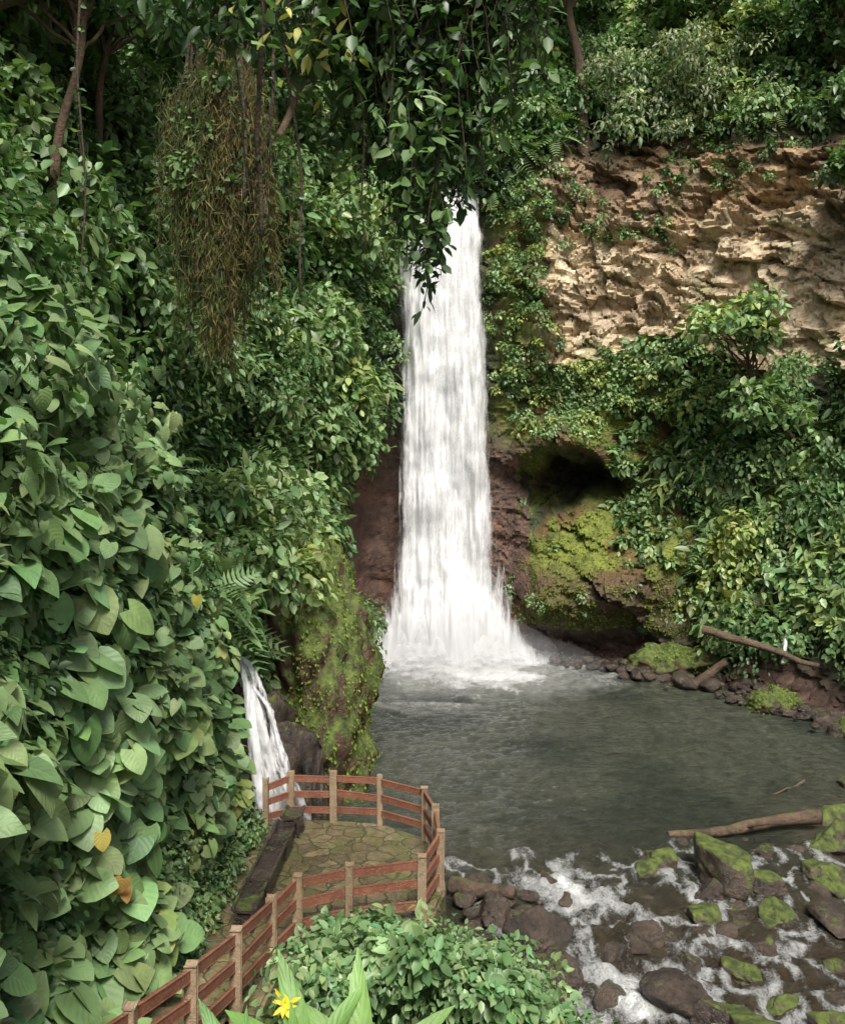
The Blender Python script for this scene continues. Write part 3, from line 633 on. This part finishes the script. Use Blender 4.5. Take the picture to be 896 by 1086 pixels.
wallbush(ids, R, (R*R*72+22).astype(int), np.where(clump[ids] > .5, .36, np.where(rng.random(len(ids)) < .5, .2, .28)), k, blg=6.)
ids = pick(far & (bulge > .5), 420); R = rng.uniform(.7, 1.4, len(ids)); wallbush(ids, R, 45, rng.uniform(.45, .65, len(ids)), rng.uniform(2, 4.4, len(ids)), T_lance, .5, blg=5.)
ids = pick(far, 650); R = rng.uniform(.4, .8, len(ids)); wallbush(ids, R, 14, rng.uniform(.9, 1.5, len(ids)), rng.uniform(2., 4.7, len(ids)), T_fern, .3, up=1.2, droop=.1, blg=4.)
ids = pick(m1 & (py_ <= 20), 700); R = rng.uniform(.5, 1., len(ids)); wallbush(ids, R, 110, rng.uniform(.16, .3, len(ids)), rng.uniform(.5, 3, len(ids)), blg=2.)
n = 70; C = np.stack([rng.uniform(-6.0, -3.0, n), rng.uniform(35, 41, n), rng.uniform(9.8, 17, n)], 1); C[:, 0] += np.abs(C[:, 2]-13.2)*-.25
bushes(acc, C, rng.uniform(.7, 1.2, n), 130, .4, (.6, -.6, .5), pal(rng.uniform(2.8, 4.3, n)))
ids = pick(m1 & (px_ > 11) & (pz_ > 3.2) & (pz_ < 11), 190); R = rng.uniform(.6, 1.2, len(ids))
wallbush(ids, R, 55, rng.uniform(.5, .8, len(ids)), rng.uniform(2.6, 4.8, len(ids)), T_lance, .7)
n = 60; C = np.stack([rng.uniform(9, 18, n), rng.uniform(46.5, 50, n), rng.uniform(26.2, 31.5, n)], 1)
bushes(acc, C, rng.uniform(.6, 1.2, n), 120, .28, (-.3, -.7, .6), np.array([.28, .34, .18])*rng.uniform(.6, 1.2, (n, 1)), T_lance)
mz_ = view & (MZ > .3) & (cave < .1)
ids = pick(mz_ & (pz_ > 11) & (px_ < 9), 110); R = rng.uniform(.2, .5, len(ids)); wallbush(ids, R, 50, .18, rng.uniform(2.8, 5, len(ids)))
ids = pick(mz_ & (pz_ > 12.5), 90); R = rng.uniform(.3, .6, len(ids)); wallbush(ids, R, 60, .2, rng.uniform(2.5, 5, len(ids)))
ids = pick(mz_ & (pz_ > 5) & (px_ > 9.5), 90); R = rng.uniform(.3, .7, len(ids)); wallbush(ids, R, 45, rng.uniform(.2, .45, len(ids)), rng.uniform(2, 4.6, len(ids)))
ids = pick(mz_ & (pz_ < 10), 40); R = rng.uniform(.2, .4, len(ids)); wallbush(ids, R, 40, .16, rng.uniform(1.5, 4, len(ids)))
ids = pick(view & (CL > .3) & (clump > .5) & ((pz_ > 21) | (px_ < 7.5) | (pz_ < 16)), 90); R = rng.uniform(.2, .5, len(ids)); wallbush(ids, R, 45, .2, rng.uniform(1, 4.5, len(ids)))
ids = pick(view & (px_ > 3.4) & (px_ < 6.2) & (py_ > 40) & (pz_ > 13) & (pz_ < 24), 130); R = rng.uniform(.2, .5, len(ids)); wallbush(ids, R, 50, .2, rng.uniform(2., 5, len(ids)))
acc.obj("gorge_wall_foliage", M_leaf)

# ------------------------------------------------------------------ near left bank
acc = Acc(); sm = Acc()
ids = pick(leftnear & (py_ > 3.5) & (pz_ > 2.2), 640); n = len(ids); bl = fbm(P[ids]*.5, 3, 66); sel = fbm(P[ids]*.4, 2, 166)
R = rng.uniform(.4, .95, n); sz = np.where(pz_[ids] > 9.3, rng.uniform(.2, .3, n), rng.uniform(.26, .46, n))
sz = np.where(py_[ids] > 15, sz*.85, sz)
k = 2.95+3.4*(bl-.45)+rng.normal(size=n)*.5-(pz_[ids] > 9.3)*.2
Cb = P[ids]+NF[ids]*(R*.2+np.clip(bl-.4, 0, 1)*2.8-.2)[:, None]; cb = pal(k)*np.array([.95, 1., 1.])
a_ = (sel < .6)
bushes(acc, Cb[a_], R[a_]*.8, 38, sz[a_], (.9, -.35, .5), cb[a_], T_heart, .95, .65, .85, (.3, -.35, 0), .4)
b_ = ~a_
bushes(acc, Cb[b_], R[b_]*.8, 56, sz[b_]*.8, (.9, -.35, .5), cb[b_]*np.array([1.0, .95, .95]), T_heart2, .8, .5, .85, (.2, -.3, 0), .5)
n = 26; ids = pick(leftnear & (py_ > 6) & (pz_ > 5), n); n = len(ids)
bushes(acc, P[ids]+NF[ids]*.6, .4, 18, rng.uniform(.25, .42, n), (.8, -.4, .6), pal(rng.uniform(1.5, 3.6, n)), T_lance, .8, .2)
n = 9; ids = pick(leftnear & (py_ > 10) & (pz_ > 9), n); n = len(ids)
bushes(acc, P[ids]+NF[ids]*.5, .35, 7, rng.uniform(.5, .8, n), (.8, -.4, .6), pal(rng.uniform(1.8, 3.6, n)), T_fern, 1., .1)
ids = pick(leftnear & (py_ > 3.5) & (pz_ > 1.), 900); n = len(ids)
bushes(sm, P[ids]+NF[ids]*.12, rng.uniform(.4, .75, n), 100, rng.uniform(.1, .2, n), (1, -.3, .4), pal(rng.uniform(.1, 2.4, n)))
n = 90; C = np.stack([rng.uniform(-8, -5.0, n), rng.uniform(7, 19, n), np.zeros(n)], 1); C[:, 2] = np.interp(C[:, 1], [7, 14, 17, 20], [11.6, 11.6, 10.3, 8.6])+(-5-C[:, 0])*.25+rng.normal(size=n)*.25
bushes(acc, C, rng.uniform(.5, .9, n), 46, rng.uniform(.16, .3, n), (.6, -.5, .7), pal(rng.uniform(1.8, 4.0, n)), T_heart2, .9, .6, .85, (.2, -.3, 0))
C = []
for _ in range(420):
    y = rng.uniform(8.5, 21.5); x = rng.uniform(-5.2, -3.9) if y > 14.4 else rng.uniform(-5.6, -4.5)
    C.append((x, y, max(float(ground_h(np.array([x]), np.array([y]))[0]), 1.6)+rng.uniform(0, 1.8)*(1 if x < -4.4 else .3)))
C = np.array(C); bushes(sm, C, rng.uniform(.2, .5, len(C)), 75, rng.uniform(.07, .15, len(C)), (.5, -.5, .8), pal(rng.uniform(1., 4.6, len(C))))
yp = np.array([(-3.95,11.4,5.75),(-3.85,11.9,4.95),(-3.9,12.1,4.75),(-3.8,15.6,8.0)])
acc.add(T_heart, yp, np.array([(.3,-.3,-1.),(-.4,-.2,-1),(.5,-.5,-.7),(.2,-.4,-1)]), np.array([(.7,-.7,.5),(.5,-.7,.2),(.8,-.4,.6),(.6,-.6,.6)]), np.array([.22,.24,.2,.2]), np.array([(.5,.42,.10),(.42,.25,.07),(.36,.18,.06),(.42,.4,.08)]))
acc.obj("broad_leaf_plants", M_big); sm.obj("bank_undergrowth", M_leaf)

# ------------------------------------------------------------------ moss tufts
acc = Acc()
ids = pick(view & (MZ > .3) & (cave < .2) & (n1 > .42), 24000); n = len(ids)
acc.add(T_oval, P[ids], NF[ids]*.4+rng.normal(size=(n, 3))*.4+[0, 0, -.7], NF[ids]+[0, 0, .6]+rng.normal(size=(n, 3))*.3, rng.uniform(.05, .13, n), np.array([.18, .215, .035])*rng.uniform(.3, 1.3, (n, 1)))
for V in MV:
    c0 = V.mean(0); first = V is MV[0]; nn = nrmz((V-c0)*(np.array([1, 1, .5]) if first else 1))
    keep = np.nonzero((nn[:, 2]*.4+nn[:, 0]*(.7 if first else 0)+fbm(V*np.array([1.1, 1.1, .45]), 3, 9)*1.8 > (1.12 if first else .85)))[0]
    ids = rng.choice(keep, min(len(keep)*3, 22000 if first else 2500)); n = len(ids); p = V[ids]+rng.normal(size=(n, 3))*.05
    acc.add(T_oval, p, nn[ids]*.3+rng.normal(size=(n, 3))*.4+[0, 0, -.9], nn[ids]+rng.normal(size=(n, 3))*.3, rng.uniform(.04, .12, n), np.array([.17, .245, .035])*rng.uniform(.35, 1.4, (n, 1)))
acc.obj("moss_cover", M_moss)
acc = Acc()
n = 80; C = np.stack([rng.uniform(-6.8, -4.9, n), rng.uniform(25.5, 31, n), rng.uniform(6.2, 9.2, n)], 1); bushes(acc, C, rng.uniform(.4, .8, n), 110, .22, (.6, -.6, .6), pal(rng.uniform(1.5, 4, n)))
n = 60; C = np.stack([rng.uniform(-6.4, -5.2, n), rng.uniform(20, 22.5, n), rng.uniform(1., 8, n)], 1); bushes(acc, C, rng.uniform(.4, .7, n), 120, .17, (.6, -.6, .6), pal(rng.uniform(1, 3.6, n)))
n = 18; C = np.stack([rng.uniform(-5.4, -4.6, n), rng.uniform(24, 25.2, n), rng.uniform(5.7, 6.6, n)], 1); bushes(acc, C, .4, 90, .15, (.6, -.6, .6), pal(rng.uniform(1, 3.6, n)))
acc.obj("overhanging_plants", M_leaf)

# ------------------------------------------------------------------ TREES
def tree(name, base, top, r0, crownR, ncl, leaf, kr, n=110, T_=T_oval, squash=.6, cr=(.5, 1.0), branchlow=.5):
    e = empty(name); T = Tub(); A = Acc(); base = np.array(base, float); top = np.array(top, float); sd = int(abs(base[0]*10+base[1]))
    tr = curve(base, top, 16, .05, 0, sd); T.add(tr, np.linspace(r0, r0*.35, 16), 9)
    s = nrmz(rng.normal(size=(ncl, 3))); C = top+s*np.array([crownR, crownR, crownR*squash])*(rng.random((ncl, 1))**.4); C[:, 2] += crownR*.1
    for i in range(0, ncl, 2):
        j = int(rng.uniform(branchlow, .98)*15); L = curve(tr[j], C[i], 8, .12, -.1, i); T.add(L, np.linspace(r0*.35, .025, 8), 5)
    T.obj("trunk", M_bark, e); bushes(A, C, rng.uniform(*cr, ncl), n, leaf, (0, -.2, 1), pal(rng.uniform(*kr, ncl)), T_, .9, .5, .7); A.obj("crown", M_leaf, e); return e
tree("broadleaf_tree", (16.2,43.0,11.5), (14.2,41.6,15.8), .16, 2.2, 28, .44, (3.0, 4.7), 42, T_oval, .75, (.45, .75), .35)
tree("broadleaf_tree", (17.4,42.6,10.5), (15.6,41.2,12.2), .14, 1.7, 14, .4, (2.2, 4.2), 50, T_oval, .8)
tree("forest_tree", (-8.3,20.5,11.5), (-7.6,20.8,21.5), .17, 2.8, 34, .26, (.4, 2.4), branchlow=.8)
tree("forest_tree", (-9.6,25.0,14.0), (-8.4,25.4,23.0), .18, 3.2, 36, .3, (.5, 2.8), branchlow=.8)
tree("forest_tree", (-8.6,30.0,16.0), (-7.0,30.5,24.5), .2, 3.0, 36, .3, (.4, 2.6), branchlow=.75)
tree("forest_tree", (-7.4,37.0,18.0), (-4.6,37.4,27.5), .25, 3.6, 44, .34, (.4, 2.8), branchlow=.7)
tree("forest_tree", (-5.0,46.0,21.0), (-2.4,45.0,29.0), .25, 3.4, 40, .34, (.3, 2.2), branchlow=.7)
tree("forest_tree", (8.6,49.6,25.5), (7.8,49.2,36.0), .4, 3.4, 30, .34, (1.2, 3.4), squash=.45, branchlow=.8)
tree("forest_tree", (1.2,54.0,26.0), (1.6,53.6,33.5), .3, 4.0, 46, .36, (.3, 2.4))
tree("forest_tree", (14.0,51.0,28.0), (14.4,50.4,34.5), .3, 3.6, 40, .34, (1.6, 4.2))
tree("forest_tree", (21.5,46.0,25.0), (20.4,45.4,31.5), .3, 3.8, 44, .34, (.5, 3.0))
tree("forest_tree", (22.0,42.0,16.0), (20.2,40.6,22.5), .25, 2.2, 24, .34, (.6, 2.8))
tree("forest_tree", (21.0,41.0,10.0), (20.0,39.5,14.5), .22, 1.8, 22, .34, (1., 3.2))

# ------------------------------------------------------------------ overhanging foreground branch
e = empty("overhanging_tree"); T = Tub(); A = Acc(); Yl = Acc()
limbs = [((-6.5,8.0,13.5), (1.6,9.4,16.4), .16), ((-5.5,9.5,16.5), (-.3,9.0,15.3), .09), ((-3.0,8.8,15.9), (.9,10.2,15.0), .07), ((-5.6,10,15.2), (-2.6,10.5,15.9), .07)]
for i, (a, b, r) in enumerate(limbs): T.add(curve(a, b, 16, .05, -.5, i+20), np.linspace(r, r*.3, 16), 7)
for i in range(260):
    x = rng.uniform(-2.1, 1.2) if i < 110 else rng.normal(.1, .5)
    low = np.interp(x, [-2.2, -1.5, -.9, -.6, -.25, 0, .3, .8, 1.2], [14.3, 14.1, 13.7, 13.3, 12.4, 11.9, 12.7, 13.2, 13.9])
    y = rng.uniform(8.4, 10.4); z1 = low+rng.uniform(0, 1.9)**1.2*(y/9.2); z0 = 15.6+rng.uniform(0, .6)
    if z1 > z0-.3: continue
    tw = curve((x+rng.normal()*.35, y, z0), (x, y, z1), 14, .10, 0, i+60); T.add(tw, np.linspace(.012, .004, 14), 4)
    L = z0-z1; nl = int(L*20); tt = rng.random(nl)*13; j = tt.astype(int); f = (tt-j)[:, None]; p = tw[j]*(1-f)+tw[np.minimum(j+1, 13)]*f
    d = rng.normal(size=(nl, 3))*.75+[0, 0, -.3]; p = p+nrmz(d)*.05
    A.add(T_heart if i % 4 == 0 else (T_lance if i % 3 else T_oval), p, d, rng.normal(size=(nl, 3))*.4+[0, -.35, .95], rng.uniform(.08, .2, nl)*(.6 if i % 4 == 0 else 1), pal(np.full(nl, rng.uniform(.1, 2.7)))*rng.uniform(.7, 1.3, (nl, 1)))
C = np.stack([rng.uniform(-2.6, 1.4, 50), rng.uniform(8.6, 10.6, 50), rng.uniform(14.5, 16.4, 50)], 1); bushes(A, C, rng.uniform(.3, .6, 50), 70, .18, (0, -.3, 1), pal(rng.uniform(.2, 2.3, 50)), T_lance)
for cx_, cz_, n_, ac in ((-.15, 13.6, 50, A), (-1.1, 14.6, 26, Yl), (-.9, 14.2, 14, Yl)):
    p = np.array([cx_, 8.7, cz_])+rng.normal(size=(n_, 3))*np.array([.22, .2, .2]); col = pal(np.full(n_, 4.0)) if ac is A else np.array([.58, .56, .16])*rng.uniform(.6, 1.2, (n_, 1))
    ac.add(T_lance, p, rng.normal(size=(n_, 3))*.7+[0, 0, -.5], rng.normal(size=(n_, 3))*.4+[0, -.5, .8], rng.uniform(.14, .25, n_), col)
T.obj("branches", M_root, e); A.obj("leaves", M_leaf, e); Yl.obj("yellow_leaves", M_leaf, e)

T = Tub(); A = Acc()
for x, y, z0, z1, r in [(-1.18,9,16,12.0,.02),(-1.6,9.2,16,12.6,.035),(-1.7,9.2,16,12.9,.014),(-2.9,15,19,14.5,.03),(-7.1,19,21,12,.03),(-7.9,21,22,13.5,.03),(-9.4,24,24,15,.035),(-5.2,20,22,14.5,.04),(-4.6,19,21,13.5,.03),(-4.9,19.6,21,12.5,.03),(-4.0,19,21,15,.03),(-.55,9,16,12.4,.014),(-3.3,19.5,21,14.5,.03),(-8.6,22,23,14,.03),(9.5,47.5,31,25,.05),(-2.0,12,18,14.4,.03)]:
    Pn = curve((x+rng.normal()*.2, y, z0), (x, y, z1), 22, .035, 0, int(rng.integers(999))); T.add(Pn, np.linspace(r, r*.6, 22), 5)
    nl = int((z0-z1)*9); j = rng.integers(0, 22, nl); A.add(T_oval, Pn[j]+rng.normal(size=(nl, 3))*.03, rng.normal(size=(nl, 3))*.5+[0, 0, -.7], rng.normal(size=(nl, 3))+[0, -.5, .5], rng.uniform(.06, .13, nl)*(y/14), pal(rng.uniform(.2, 2, nl)))
e = empty("hanging_vines"); T.obj("stems", M_root, e); A.obj("leaves", M_leaf, e)
T = Tub(); A = Acc()
for i in range(270):
    x = rng.normal(-4.3, .48)+(.25 if i % 3 else -.4); y = rng.uniform(18.8, 20.8); z0 = 18.4-abs(x+4.3)*.6+rng.normal()*.5; z1 = 12.0+abs(x+4.4)*2.0+rng.random()**1.5*4.
    if z1 > z0-.5: continue
    Pn = curve((x, y, z0), (x+rng.normal()*.15, y+rng.normal()*.1, z1), 10, .04, 0, i+300); T.add(Pn, .01, 3, False)
    nl = int((z0-z1)*44); j = rng.integers(0, 9, nl); f = rng.random((nl, 1)); p = Pn[j]*(1-f)+Pn[j+1]*f+rng.normal(size=(nl, 3))*.07
    base = np.array([.18, .15, .05]) if rng.random() < .6 else np.array([.09, .14, .035])
    A.add(T_thr, p, rng.normal(size=(nl, 3))*.55+[0, 0, -1], rng.normal(size=(nl, 3))+[0, -.8, .3], rng.uniform(.12, .3, nl), base*rng.uniform(.35, 1.2, (nl, 1)))
for i in range(32):
    C = np.array([[rng.normal(-4.3, .7), rng.uniform(18.8, 20.6), rng.uniform(15.5, 18.5)]]); bushes(A, C, .35, 45, .16, (0, -.6, .6), pal(rng.uniform(.5, 3., 1)))
e = empty("hanging_moss_curtain"); T.obj("strands", M_root, e); A.obj("tufts", M_moss, e)

# ------------------------------------------------------------------ foreground shrub
A = Acc(); C = []
for _ in range(170):
    x = rng.uniform(-1.5, 1.75); y = rng.uniform(9.6, 12.2)
    top = np.interp(x*11/y, [-1.5, -1.2, -.7, -.1, .5, 1.1, 1.6, 1.8], [4.55, 4.7, 5.1, 4.95, 4.75, 4.45, 4.05, 3.7]); top = 10.5-(10.5-top)*y/11 if y < 11 else top-(y-11)*.3
    C.append((x, y, top-.33-abs(rng.normal())*.5+rng.normal()*.1))
C = np.array(C); bushes(A, C, rng.uniform(.16, .42, len(C)), 90, rng.uniform(.06, .17, len(C)), (0, -.4, 1), pal(rng.uniform(2., 4.5, len(C)))*np.array([.95, 1, 1.05]))
C2 = np.stack([rng.uniform(-2, 2.2, 120), rng.uniform(8.5, 14, 120), np.zeros(120)], 1); C2[:, 2] = ground_h(C2[:, 0], C2[:, 1])+.2; bushes(A, C2, .45, 80, .14, (0, -.4, 1), pal(rng.uniform(1, 3, 120)))
for i in range(46):
    x = rng.uniform(-1.2, 1.5); b = np.array([x, rng.uniform(10, 11), np.interp(x, [-1.3, -.7, .5, 1.5], [4.4, 4.8, 4.45, 3.8])]); L = rng.uniform(.25, .55); m = 9; t = np.linspace(.2, 1, m)[:, None]
    lean = rng.normal(size=3)*[.35, .2, 0]+[0, 0, 1]; A.add(T_lance, b+lean*L*t, rng.normal(size=(m, 3))*.8+[0, 0, .2], np.tile([0, -.3, 1.], (m, 1))+rng.normal(size=(m, 3))*.3, rng.uniform(.1, .22), pal(np.full(m, rng.uniform(2., 4.5))))
A.obj("foreground_shrub", M_leaf)
N = NT("green_stem"); N.b.inputs["Base Color"].default_value = (.15, .24, .07, 1); M_stem = N.m
def blade_plant(name, base, blades, col, L):
    A = Acc(); T = Tub(); e = empty(name); base = np.array(base, float)
    for (dx, dy, dz, s, roll) in blades:
        d = nrmz(np.array([dx, dy, dz], float)); st = base+d*L*.28; T.add(np.array([base, base+d*L*.15, st]), [.03, .02, .015], 6)
        A.add(T_long, st[None], d[None], np.array([[roll, -1., .7]]), np.array([L*s]), np.array([col])*rng.uniform(.8, 1.2))
    T.obj("stems", M_stem, e); A.obj("blades", M_big, e)
blade_plant("banana_plant", (-1.0,8.1,4.85), [(-.15,0,1,1,.3),(.35,.1,1,.8,-.5),(-.7,.2,.7,.9,.6),(-.1,-.5,.9,.7,0)], (.15,.29,.07), .82)
blade_plant("banana_plant", (-.45,8.2,4.72), [(-.18,0,1,.95,-.2),(-.5,.1,.8,.8,.6),(.5,.1,.7,.8,-.6),(.1,-.6,.8,.6,0)], (.18,.31,.09), .88)
blade_plant("banana_plant", (-1.6,8.4,4.5), [(-.4,0,1,.8,.3),(.4,.1,1,.8,-.5),(0,-.4,1,.7,0)], (.12,.25,.07), .85)
T = Tub(); T.add(curve((-1.22,8.3,4.5), (-1.22,8.2,5.55), 8, .05), .012, 6); e = empty("yellow_flower"); T.obj("stem", M_stem, e); A = Acc()
th = np.linspace(0, 6.28, 17)[:16]; d = np.stack([np.cos(th), -.4+np.sin(th)*.3, np.sin(th)*.9+.25], 1); A.add(T_lance, np.tile([-1.22, 8.2, 5.55], (16, 1))+rng.normal(size=(16, 3))*.03, d, np.tile([0, -1, .6], (16, 1))+rng.normal(size=(16, 3))*.3, .1, np.tile([.85, .6, .04], (16, 1))); A.obj("petals", M_leaf, e)
A = Acc(); C = np.stack([rng.uniform(12, 20, 90), rng.uniform(31, 41, 90), np.zeros(90)], 1)
C = C[(C[:, 0] > np.interp(C[:, 1], [31, 36.5, 41.5], [19, 16.4, 14]))]; C[:, 2] = .8+rng.random(len(C))*.8; bushes(A, C, .4, 70, .14, (-.5, -.5, 1), pal(rng.uniform(1.5, 4, len(C))))
A.obj("shore_plants", M_leaf)

# ------------------------------------------------------------------ WORLD, SUN, CAMERA
w = bpy.data.worlds.new("World"); scene.world = w; w.use_nodes = True; nt = w.node_tree; bg = nt.nodes["Background"]
sky = nt.nodes.new("ShaderNodeTexSky"); sky.sky_type = 'NISHITA'; sky.sun_disc = False
EL, AZ = math.radians(54), math.radians(168)
sky.sun_elevation = EL; sky.sun_rotation = AZ; sky.air_density = 1.1; sky.dust_density = 5.0; sky.altitude = 100
nt.links.new(sky.outputs[0], bg.inputs[0]); bg.inputs[1].default_value = .15
sl = bpy.data.lights.new("sun", 'SUN'); sl.energy = 5.0; sl.angle = math.radians(18); sl.color = (1, .975, .93)
so = bpy.data.objects.new("sun", sl); col_root.objects.link(so)
dirv = Vector((math.sin(AZ)*math.cos(EL), math.cos(AZ)*math.cos(EL), math.sin(EL))); so.rotation_euler = dirv.to_track_quat('Z', 'Y').to_euler()
cam = bpy.data.cameras.new("camera"); cam.sensor_width = 36; cam.lens = 36*980/1086; cam.shift_y = -(543-475)/1086; cam.clip_end = 1000; cam.clip_start = .1
co = bpy.data.objects.new("camera", cam); co.location = (0, 0, 10.5); co.rotation_euler = (math.radians(90), 0, 0); col_root.objects.link(co); scene.camera = co
scene.view_settings.view_transform = 'Standard'; scene.view_settings.look = 'None'; scene.view_settings.exposure = 0
